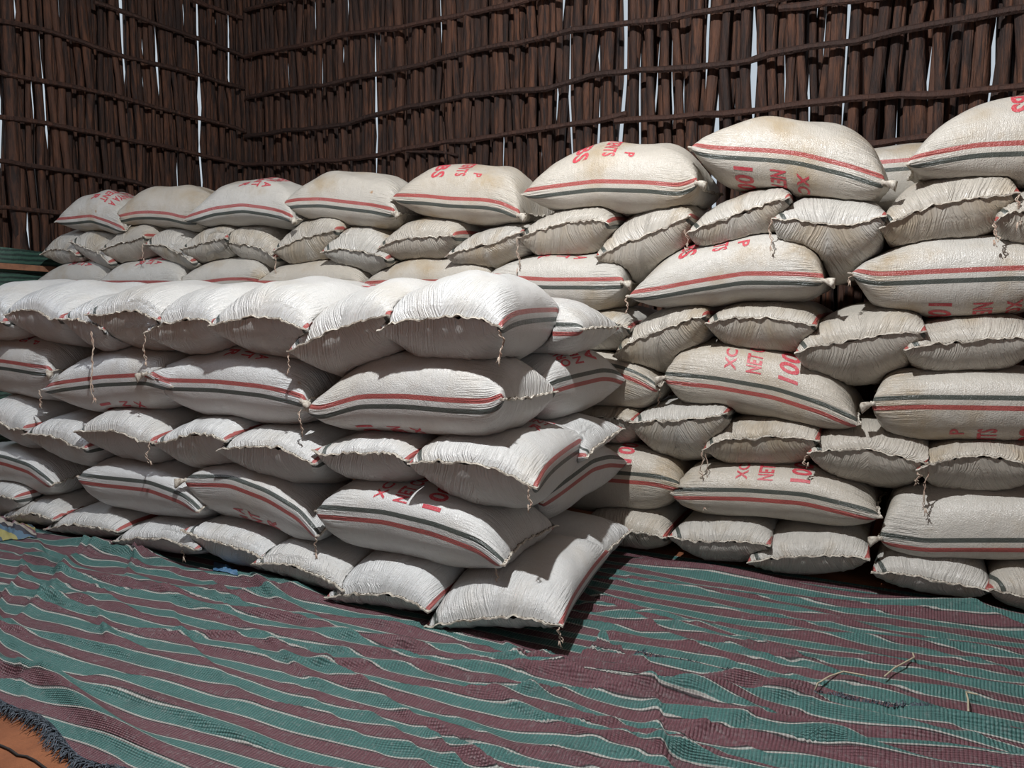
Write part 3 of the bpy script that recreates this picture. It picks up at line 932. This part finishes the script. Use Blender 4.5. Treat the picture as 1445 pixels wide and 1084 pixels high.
_DONE = set()
def settle(layer):
    """press the finished shapes of one layer against each other"""
    ks = [k for k in PRE if k not in SACKS]
    for _ in range(2):
        for st in 'FB':
            row = sorted((k for k in ks if k[0] == st), key=lambda k: PRE[k][0][..., 0].mean())
            for n_, p in enumerate(row):
                for q in row[n_ + 1:n_ + 3]: press(PRE[p][0], PRE[q][0], 0, .68)
        for e in (k for k in ks if k[0] == 'E'):
            for k in ks:
                if k[0] == 'F': press(PRE[k][0], PRE[e][0], 1, .5)
                if k[0] == 'B': press(PRE[e][0], PRE[k][0], 1, .25)
        for e in (k for k in ks if k[0] == 'R'):
            for k in ks:
                if k[0] == 'B': press(PRE[k][0], PRE[e][0], 1, .1)
    for k in ks:
        P, info = PRE[k]; sz = info['sz']
        S = FIELD.get(P[..., 0], P[..., 1])
        P[..., 2] = np.maximum(P[..., 2], S + np.where(sz > 0, .006 + .035 * sz * info['E'], .002))
def lay(layer, lf=None):
    kind, rows = B[layer]
    if layer in Fr:
        fk, frows = Fr[layer]
        place_row('F', layer, fk, frows, FACE_F[layer], M_SACK_F, lf)
        if layer == '1':
            side_sack('E1', (-1.20, 3.00), (-1, 0), (0, 1), .85, .46, lambda a, b: .115 + .05 * b + 0 * a, .12, .10, 901,
                      "white woven sack behind the corner one, sewn end flush with flank, bottom of front stack", 'H', 0, (), (0,), lf)
        if layer == '2':
            zf = flank_run([(768, 708), (790, 695), (807, 683), (841, 657), (862, 651), (884, 653)])
            side_sack('E2', (-1.40, 2.88), (.19, .982), (-.982, .19), .70, .44, lambda a, b, zf=zf: zf(a), .13, .12, 902,
                      "white woven sack lying along the flank of the front stack, second layer", 'S', 1, (), (0, 1), lf)
        if layer == '3':
            side_sack('E3', (-1.24, 2.98), (-1, 0), (0, 1), .85, .46, lambda a, b: .60 + .06 * b + 0 * a, .12, .12, 903,
                      "white woven sack behind the corner one, sewn end in flank, third layer of front stack", 'H', 0, (), (0,), lf)
        if layer == '4':
            zf = flank_run([(762, 556), (785, 546), (810, 539), (848, 530), (862, 531), (878, 538)])
            side_sack('E4', (-1.41, 2.90), (.19, .982), (-.982, .19), .68, .44, lambda a, b, zf=zf: zf(a), .15, .12, 904,
                      "white woven sack lettered OR and NET along the flank of the front stack", 'S', 1, [(2, True, True, 0, -.02)], (0, 1), lf)
        if layer == '5':
            side_sack('E5', (-1.28, 3.02), (-1, 0), (0, 1), .85, .46, lambda a, b: 1.14 + .0 * b + 0 * a, .15, .12, 905,
                      "white woven sack behind the corner one, sewn end flush with flank, top of front stack", 'S', 1, [(2, True, False, 0, .0)], (0, 1), lf)
    place_row('B', layer, kind, rows, FACE_B[layer], M_SACK_B, lf)
    if layer == '8':                     # two more sacks show between the top ones, further back
        for kk, (px, py, lab) in enumerate(((1268, 232, "pale woven sack lying behind the top layer, showing between the two at the near end"),
                                            (568, 282, "pale woven sack lying behind the top layer, showing between its fourth and fifth sacks"))):
            c = on_y(px, py, 4.22 if kk == 0 else 4.15)
            side_sack('R%d' % kk, (c[0] - .43, c[1]), (1, 0), (0, 1), .86, .46, lambda a, b, z=c[2]: z + 0 * a + 0 * b, .12, .12, 910 + kk, lab, 'S', 0, (), (0, 1), lf, mat=M_SACK_B)
for layer in '12345678':
    MODE[0] = 1; lay(layer)
    settle(layer)
    MODE[0] = 2; lay(layer)
    top = Field(-7.2, 2.2, 1.9, 5.2)
    for k in PRE:
        if k not in _DONE: top.put(PRE[k][0][:, :NT_ // 2 + 1]); _DONE.add(k)
    np.maximum(FIELD.h, close_holes(top.h), out=FIELD.h)

# strings hanging from ears: pixel of the knot, pixel length
STR = [(133, 468, 98, 'F5-2', .0046), (206, 473, 42, 'F5-4', .003), (408, 497, 28, 'F5-6', .003), (706, 465, 42, 'F5-7', .0036), (426, 577, 34, 'F4-3', .003), (56, 552, 22, 'F4-1', .003),
       (97, 632, 34, 'F3-1', .003), (193, 624, 36, 'F3-2', .004), (214, 625, 30, 'F3-2', .003), (300, 618, 50, 'F3-3', .004), (745, 686, 32, 'F3-6', .003), (448, 758, 26, 'F2-2', .003),
       (700, 800, 28, 'F2-3', .003), (262, 774, 26, 'F1-3', .003), (791, 884, 24, 'F1-7', .003), (730, 338, 46, 'B7-10', .003), (708, 340, 14, 'B7-9', .002),
       (378, 358, 22, 'B7-5', .003), (388, 366, 28, 'B7-6', .003), (262, 315, 20, 'B8-1', .002), (196, 345, 22, 'B7-3', .003), (1085, 312, 40, 'B7-13', .003),
       (968, 325, 28, 'B7-11', .003), (1438, 276, 42, 'B7-14', .004), (1404, 315, 28, 'B7-15', .004), (882, 420, 22, 'B6-6', .003), (1199, 388, 14, 'B6-7', .003),
       (992, 638, 34, 'B3-2', .003), (1315, 654, 70, 'B3-3', .003), (1141, 642, 14, 'B3-3', .003), (1293, 668, 14, 'B3-4', .004), (1290, 495, 24, 'B5-4', .003), (992, 448, 26, 'B5-1', .003),
       (832, 442, 22, 'F5-7', .003), (932, 553, 24, 'B4-0', .003), (989, 655, 80, 'B3-2', .0018)]
for k, (x, y, ln, key, th) in enumerate(STR):
    o, info = SACKS[key if not (x == 832) else 'E5']
    P = info['P'].reshape(-1, 3)
    # nearest ear or edge point of that sack in the picture
    d = P - CAM; zc = d @ FW
    pu = IMG_W / 2 + FPX * (d @ RT) / zc; pv = IMG_H / 2 - FPX * (d @ UP) / zc
    i = int(np.argmin((pu - x) ** 2 + (pv - y) ** 2))
    p = P[i] + np.array([0, -.012, .002]); 
    ln_m = ln / FPX * zc[i]
    if key[1] == '1': ln_m = max(.02, min(ln_m, p[2] - .055))      # ends on the mat
    add_string(o, p, ln_m, 1500 + k, th)

# ------------------------------------------------------------------ striped mats on the ground
def mat_stripes(name, bright):
    t = NT(name)
    s = t.attr('st'); u = t.attr('su')
    per = 0.106
    f = t.math('FRACT', t.math('DIVIDE', s, per))
    g = (0.060 * bright, 0.170 * bright, 0.155 * bright); m = (0.150 * bright, 0.060 * bright, 0.072 * bright)
    isg = t.smooth(f, 0.497, 0.503)
    pos = t.n('ShaderNodeNewGeometry').outputs['Position']
    nz = t.noise(pos, 7.0, 4); n2 = t.noise(pos, 60.0, 3)
    col = t.mix(isg, m, g)
    col = t.mix(t.smooth(nz, .45, .8, 0, .30), col, (0.035, 0.035, 0.035))
    col = t.mix(t.smooth(n2, .5, .8, 0, .35), col, (0.28 * bright, 0.30 * bright, 0.29 * bright))
    # thin white and black yarns on the band edges
    def line(c, w): 
        a = t.math('ABSOLUTE', t.math('SUBTRACT', f, c)); return t.smooth(a, w * .6, w * 1.2, 1.0, 0.0)
    col = t.mix(t.math('MULTIPLY', line(.470, .018), .9), col, (0.03, 0.03, 0.03))
    col = t.mix(t.math('MULTIPLY', line(.016, .016), .9), col, (0.03, 0.03, 0.03))
    col = t.mix(t.math('MULTIPLY', line(.510, .024), .85), col, (0.50, 0.48, 0.44))
    col = t.mix(t.math('MULTIPLY', line(.972, .026), .85), col, (0.50, 0.48, 0.44))
    # knitted ribs
    rib = t.math('SINE', t.math('MULTIPLY', u, 2 * math.pi / 0.0105))
    rib2 = t.math('SINE', t.math('MULTIPLY', s, 2 * math.pi / 0.006))
    col = t.mix(t.smooth(rib, -1.0, 1.0, 0.0, 0.30), col, (0.02, 0.02, 0.02))
    t.l(col, t.p.inputs['Base Color']); t.p.inputs['Roughness'].default_value = 0.55
    h = t.math('ADD', t.math('MULTIPLY', rib, .5), t.math('MULTIPLY', rib2, .25))
    h = t.math('ADD', h, t.math('MULTIPLY', t.noise(pos, 38.0, 3), 2.6))
    h = t.math('ADD', h, t.math('MULTIPLY', t.noise(pos, 13.0, 4, .6), 5.0))
    t.l(t.bump(h, 0.7, 0.004), t.p.inputs['Normal'])
    return t.m
M_MAT = mat_stripes("striped_mat_weave", 1.0)

def folds(X, Y, n, seed, region, ang0, ang_sd, amp, shift):
    r = np.random.default_rng(seed); H = np.zeros_like(X); SH = np.zeros_like(X)
    x0, x1, y0, y1 = region
    for k in range(n):
        cx, cy = r.uniform(x0, x1), r.uniform(y0, y1)
        a = ang0 + r.normal(0, ang_sd); ln = r.uniform(.2, .9); wd = r.uniform(.009, .026)
        ux, uy = math.cos(a), math.sin(a)
        p = (X - cx) * ux + (Y - cy) * uy; q = -(X - cx) * uy + (Y - cy) * ux + .03 * np.sin(p * r.uniform(3, 7) + k)
        env = np.exp(-(p / ln) ** 4) * (1 + .3 * np.sin(p * 9 + k))
        A = amp * r.uniform(.4, 1.5)
        lean = 1 + .7 * np.tanh(q / wd) * r.choice([-1, 1])
        H += A * env * np.exp(-(q / (wd * lean)) ** 2)
        SH += shift * r.uniform(-.4, 1) * env * np.tanh(q / (wd * 2.2)) * np.exp(-(q / .22) ** 2)
    return H, SH

def make_mat(name, xs, ys, edge_lo, edge_hi, z0, ang, seed, n_folds, label, phase=0.0, climb=None, mat=None, spec=()):
    nx, ny = xs, ys
    U = np.linspace(0, 1, nx)[:, None]; Vv = np.linspace(0, 1, ny)[None, :]
    X = edge_lo[0] + (edge_lo[1] - edge_lo[0]) * U + 0 * Vv
    ylo = edge_lo[2](X); yhi = edge_hi(X)
    Y = ylo + (yhi - ylo) * Vv
    region = (edge_lo[0], edge_lo[1], float(ylo.min()), float(yhi.max()))
    H, SH = folds(X, Y, n_folds, seed, region, -.05, .30, .0125, .011)
    for (cx, cy, a, ln, wd, A) in spec:
        ux, uy = math.cos(a), math.sin(a); p = (X - cx) * ux + (Y - cy) * uy; q = -(X - cx) * uy + (Y - cy) * ux + .02 * np.sin(p * 6)
        H += A * np.exp(-(p / ln) ** 4) * np.exp(-(q / wd) ** 2); SH += .03 * np.exp(-(p / ln) ** 4) * np.tanh(q / wd) * np.exp(-(q / .2) ** 2)
    r = np.random.default_rng(seed + 1)
    for k in range(26):
        fx, fy = r.normal(0, 9), r.normal(0, 26); H += .0011 * np.sin(fx * X + fy * Y + r.uniform(0, 6.28))
        SH += .0022 * np.sin(fx * .5 * X + fy * .35 * Y + r.uniform(0, 6.28))
    # the border frays and curls a little
    Z = z0 + np.clip(H, -.002, .07)
    S0 = FIELD.h
    if climb is not None: Z = climb(X, Y, Z)
    st = Y * math.cos(ang) - X * math.sin(ang) + SH + phase
    su = X * math.cos(ang) + Y * math.sin(ang)
    V = np.stack([X, Y, Z], -1).reshape(-1, 3)
    o = mesh_obj(name, V, grid_faces(nx, ny, False, True), mat or M_MAT, loc=(float(X.mean()), float(Y.mean()), 0), attrs={'st': st.ravel(), 'su': su.ravel()})
    tag(o, label, "mat")
    return o, np.stack([X, Y, Z], -1)

def under(X, Y, base):
    """how far in under the stacks a point is (0 outside): mats lie flat there"""
    return base
def flat_front(X, Y, Z):
    # pressed flat under the bottom sacks, ruckled up against their front
    d = 2.40 + .02 * np.sin(X * 7) - Y
    inside = (X < -1.02)
    k = np.clip((d + .02) / .07, 0, 1)
    bank = .055 * np.exp(-((d - .03) / .05) ** 2) * (0.55 + .45 * np.sin(X * 5.1 + 1.0)) * np.clip((-1.9 - X) / .5, 0, 1)
    return np.where(inside, .0095 + (Z - .0095) * k + bank, Z)
def edge_front(X):
    # near edge of the mat on the bare earth
    return 1.235 + .02 * np.sin(X * 4.0) - .055 * (X + 2.2) + .02 * np.sin(X * 11 + 1)
def edge_back_front(X):
    return np.where(X < -1.05, 2.62, 2.62 - .16 * np.clip((X + 1.05) / .2, 0, 1) + .08 * np.clip((X + .6) / 1.2, 0, 1) + .012 * np.sin(X * 17) + .008 * np.sin(X * 41))
BOT = np.full(FIELD.h.shape, 9.0)                    # undersides of the bottom sacks
for kk in PRE:
    if kk[1] == '1':
        Q = dense(PRE[kk][0])
        np.minimum.at(BOT, (np.clip(np.rint((Q[:, 0] - FIELD.x0) / FIELD.res).astype(int), 0, BOT.shape[0] - 1), np.clip(np.rint((Q[:, 1] - FIELD.y0) / FIELD.res).astype(int), 0, BOT.shape[1] - 1)), Q[:, 2])
_p = np.pad(BOT, 1, constant_values=9.0)
BOT = np.minimum.reduce([_p[a:a + BOT.shape[0], b:b + BOT.shape[1]] for a in range(3) for b in range(3)])
def below_sacks(X, Y, Z, low):
    i = np.rint((X - FIELD.x0) / FIELD.res).astype(int); j = np.rint((Y - FIELD.y0) / FIELD.res).astype(int)
    ok = (i >= 0) & (j >= 0) & (i < BOT.shape[0]) & (j < BOT.shape[1])
    b = np.where(ok, BOT[np.clip(i, 0, BOT.shape[0] - 1), np.clip(j, 0, BOT.shape[1] - 1)], 9.0)
    return np.where(b < 8, np.maximum(low, np.minimum(Z, b - .003)), Z)
def mat_z(x, y):
    """height of the upper mat at a point (nearest grid point), None off the mat"""
    d = (PA[..., 0] - x) ** 2 + (PA[..., 1] - y) ** 2; n_ = np.unravel_index(np.argmin(d), d.shape)
    return PA[n_][2] if d[n_] < .0009 else None
def below_upper_mat(X, Y, Z):
    for a in range(X.shape[0]):
        i = int(np.clip(np.rint((X[a, 0] + 5.2) / 6.75 * (PA.shape[0] - 1)), 0, PA.shape[0] - 1))
        lo = np.minimum(PA[max(i - 1, 0)], PA[min(i + 1, PA.shape[0] - 1)])
        za = np.interp(Y[a], PA[i, :, 1], np.minimum(PA[i, :, 2], lo[:, 2]))
        e = PA[i, -1, 1] + .012
        Z[a] = np.where(Y[a] < e, np.minimum(Z[a], np.maximum(.003, za - .004)), .003 + (Z[a] - .003) * np.clip((Y[a] - e) / .05, .15, 1))
    return Z
matA, PA = make_mat("striped_mat", 560, 170, (-5.2, 1.55, edge_front), edge_back_front, .014, .055, 61, 210,
                    "green and maroon striped woven mat with frayed edge on the bare earth", 0.0, climb=lambda X, Y, Z: below_sacks(X, Y, flat_front(X, Y, Z), .0085),
                    spec=[(-.35, 2.42, -.02, .55, .030, .045), (-.1, 2.22, .06, .6, .03, .04), (-.75, 2.33, .10, .4, .022, .035), (.35, 2.30, .08, .5, .03, .04),
                          (-2.25, 1.36, -.10, .45, .035, .05), (-3.5, 2.1, .1, .4, .03, .03), (-.2, 2.0, .1, .7, .025, .025)])
matB, PB = make_mat("striped_mat", 276, 150, (-1.75, 1.55, lambda X: 2.28 + 0 * X), lambda X: 3.66 + 0 * X, .006, .02, 51, 70,
                    "green and maroon striped woven mat running under the rear stack", .03,
                    climb=lambda X, Y, Z: below_upper_mat(X, Y, below_sacks(X, Y, .006 + (Z - .006) * np.clip((3.52 - Y) / .08, 0, 1) * np.clip((Y - 2.42) / .10, .0, 1) + .05 * np.exp(-((3.47 - Y) / .05) ** 2) * (.7 + .3 * np.sin(X * 6)) * np.clip((X + 1.35) / .2, 0, 1), .003)))
# frayed border on the near edge
def fringe():
    r = np.random.default_rng(5); V, F = [], []
    row = PA[:, 0, :]
    for k in range(1500):
        f = r.uniform(.28, .62) * (len(row) - 1); i = int(f); g = f - i
        p = row[i] * (1 - g) + row[i + 1] * g
        d = np.array([r.normal(0, .014), -abs(r.normal(.020, .014)), 0])
        h = r.uniform(.004, .022)
        v, fc = tube([p + [0, .012, .003], p + d * .5 + [0, 0, h], p + d + [0, 0, r.uniform(-.010, .006)]], [.0022, .0018, .0008], 3, False)
        v[:, 2] = np.maximum(v[:, 2], .0015)
        i0 = len(V); V += list(v); F += [tuple(j + i0 for j in q) for q in fc]
    o = mesh_obj("fringe", np.array(V), F, mat_plain("fringe_yarn", (.030, .045, .060), .7, 90.0, (.11, .13, .16)), parent=matA, loc=matA["_o"])
    tag(o, "dark blue frayed fringe", kind="stuff")
fringe()
def fringe_back():
    r = np.random.default_rng(6); V, F = [], []
    row = PA[:, -1, :]
    idx = [i for i in range(len(row)) if -.85 < row[i, 0] < .1]
    for k in range(420):
        i = idx[r.integers(len(idx) - 1)]; p = row[i] + np.array([r.uniform(0, .015), 0, 0])
        d = np.array([r.normal(0, .008), abs(r.normal(.02, .008)), 0])
        v, fc = tube([p + [0, -.004, .002], p + d * .5 + [0, 0, r.uniform(.002, .012)], p + d], [.0018, .0014, .0007], 3, False)
        i0 = len(V); V += list(v); F += [tuple(j + i0 for j in q) for q in fc]
    o = mesh_obj("fringe", np.array(V), F, bpy.data.materials["fringe_yarn"], parent=matA, loc=matA["_o"])
    tag(o, "dark frayed fringe", kind="stuff")
fringe_back()

# bits of straw, a thin cord on the earth
M_STRAW = mat_plain("straw", (.48, .42, .30), .7)
for k, (px, lab) in enumerate([([(1150, 970), (1170, 958), (1190, 951), (1222, 957)], "pale bent straw lying on the mat near the fold"),
                ([(1248, 958), (1262, 946), (1290, 931), (1288, 925)], "pale hooked straw on the mat before the rear stack"),
                ([(1366, 1012), (1366, 992), (1363, 980), (1380, 984)], "short pale straw standing across a mat stripe")]):
    pts = np.array([on_z(x, y, .025) for x, y in px])
    pts = np.concatenate([np.linspace(pts[i], pts[i + 1], 6)[:-1] for i in range(len(pts) - 1)] + [pts[-1:]])
    tops = np.array([max([z for z in (mat_z(p[0] + a, p[1] + b) for a in (-.012, 0, .012) for b in (-.012, 0, .012)) if z is not None] or [.03]) for p in pts])
    for _ in range(3): tops[1:-1] = np.maximum(tops[1:-1], (tops[:-2] + tops[2:]) / 2)
    pts[:, 2] = tops + .003
    v, f = tube(pts, .0028, 6); tag(mesh_obj("straw", v, f, M_STRAW, loc=pts[0]), lab, "straw")
pts = np.array([on_z(x, y, .004) for x, y in [(-30, 1042), (0, 1052), (14, 1058), (25, 1066), (38, 1068), (50, 1074), (66, 1086), (80, 1098)]])
v, f = tube(pts, .0035, 6)
tag(mesh_obj("cord", v, f, mat_plain("thin_black_cord", (.02, .016, .014), .7), loc=pts[0]), "thin black cord lying on the bare orange earth", "cord")

# crumpled cloths poking out between mat and bottom sacks
def cloth_patch(name, quad_px, z, amp, mat, label, seed):
    c = [on_z(x, y, z) for x, y in quad_px]
    n, m = 34, 20; U = np.linspace(0, 1, n)[:, None, None]; Vv = np.linspace(0, 1, m)[None, :, None]
    P = (c[0] * (1 - U) * (1 - Vv) + c[1] * U * (1 - Vv) + c[2] * U * Vv + c[3] * (1 - U) * Vv)
    r = np.random.default_rng(seed); h = 0
    for k in range(7): h = h + np.sin(r.normal(0, 11) * U[..., 0] + r.normal(0, 9) * Vv[..., 0] + r.uniform(0, 6.28))
    e = np.sin(np.pi * np.clip(Vv[..., 0], 0, 1)) * np.sin(np.pi * np.clip(U[..., 0] * .9 + .08, 0, 1))
    ground = np.array([[mat_z(p[0], p[1]) or 0.0 for p in r_] for r_ in P])
    P[..., 2] = below_sacks(P[..., 0], P[..., 1], ground + .005 + e * (amp + amp * .22 * np.clip(h, -2.5, 2.5)), .012)
    st = (Vv[..., 0] * .45 + U[..., 0] * .25 + .015 * h)
    o = mesh_obj(name, P.reshape(-1, 3), grid_faces(n, m), mat, loc=P.reshape(-1, 3).mean(0) * [1, 1, 0], attrs={'st': np.broadcast_to(st, (n, m)).ravel()})
    tag(o, label, "cloth")
def _bands():
    t = NT("banded_cloth"); s = t.attr('st')
    cr = t.n('ShaderNodeValToRGB'); cr.color_ramp.interpolation = 'CONSTANT'
    el = cr.color_ramp.elements
    cols = [(0, (.06, .09, .11)), (.18, (.30, .27, .10)), (.34, (.08, .14, .20)), (.46, (.04, .04, .05)), (.56, (.33, .30, .26)), (.68, (.16, .08, .10)), (.8, (.32, .28, .12)), (.9, (.05, .08, .10))]
    el[0].position, el[0].color = 0, cols[0][1] + (1,)
    el[1].position, el[1].color = cols[1][0], cols[1][1] + (1,)
    for p, c in cols[2:]:
        e = el.new(p); e.color = c + (1,)
    t.l(t.math('FRACT', t.math('MULTIPLY', s, 1.6)), cr.inputs[0])
    t.l(cr.outputs[0], t.p.inputs['Base Color']); t.p.inputs['Roughness'].default_value = .7
    return t.m
cloth_patch("folded_cloth", [(-30, 762), (52, 752), (48, 738), (-20, 728)], .045, .05, _bands(), "blue and yellow banded cloth crumpled against the front stack", 3)
cloth_patch("plastic_scrap", [(300, 806), (336, 818), (330, 796), (302, 788)], .03, .02, mat_plain("blue_plastic", (.05, .14, .26), .4, 40, (.12, .22, .34)), "crumpled blue plastic scrap under the front stack", 4)

# green woven mesh hung low on the left wall
def green_mesh():
    t = NT("green_mesh"); g = t.n('ShaderNodeTexCoord').outputs['Object']
    w = t.n('ShaderNodeTexWave'); w.inputs['Scale'].default_value = 9; w.inputs['Distortion'].default_value = 1.5; w.bands_direction = 'Z'; t.l(g, w.inputs['Vector'])
    nz = t.noise(g, 30, 3)
    t.l(t.mix(t.smooth(t.math('ADD', w.outputs['Fac'], nz), .6, 1.3), (.010, .030, .024), (.035, .095, .07)), t.p.inputs['Base Color'])
    t.p.inputs['Roughness'].default_value = .6; t.l(t.bump(nz, .6, .01), t.p.inputs['Normal'])
    n, m = 50, 22; V = []
    a = C0 + NL * .085 + DL * 1.1; top = on_plane(30, 352, C0 + NL * .06, NL)[2]
    for i in range(n):
        for j in range(m):
            s = 3.4 * i / (n - 1); z = .02 + (top - .02) * j / (m - 1)
            V.append(a + DL * s + NL * (.012 * math.sin(s * 13) + .010 * math.sin(z * 17 + s * 5)) + np.array([0, 0, z + .012 * math.sin(s * 6) * j / m]))
    o = mesh_obj("green_mesh_sheet", np.array(V), grid_faces(n, m), t.m, loc=a)
    tag(o, "dark green woven plastic sheet hung along the foot of the log wall", "sheet")
green_mesh()

for o in bpy.data.objects:
    if "_o" in o: del o["_o"]
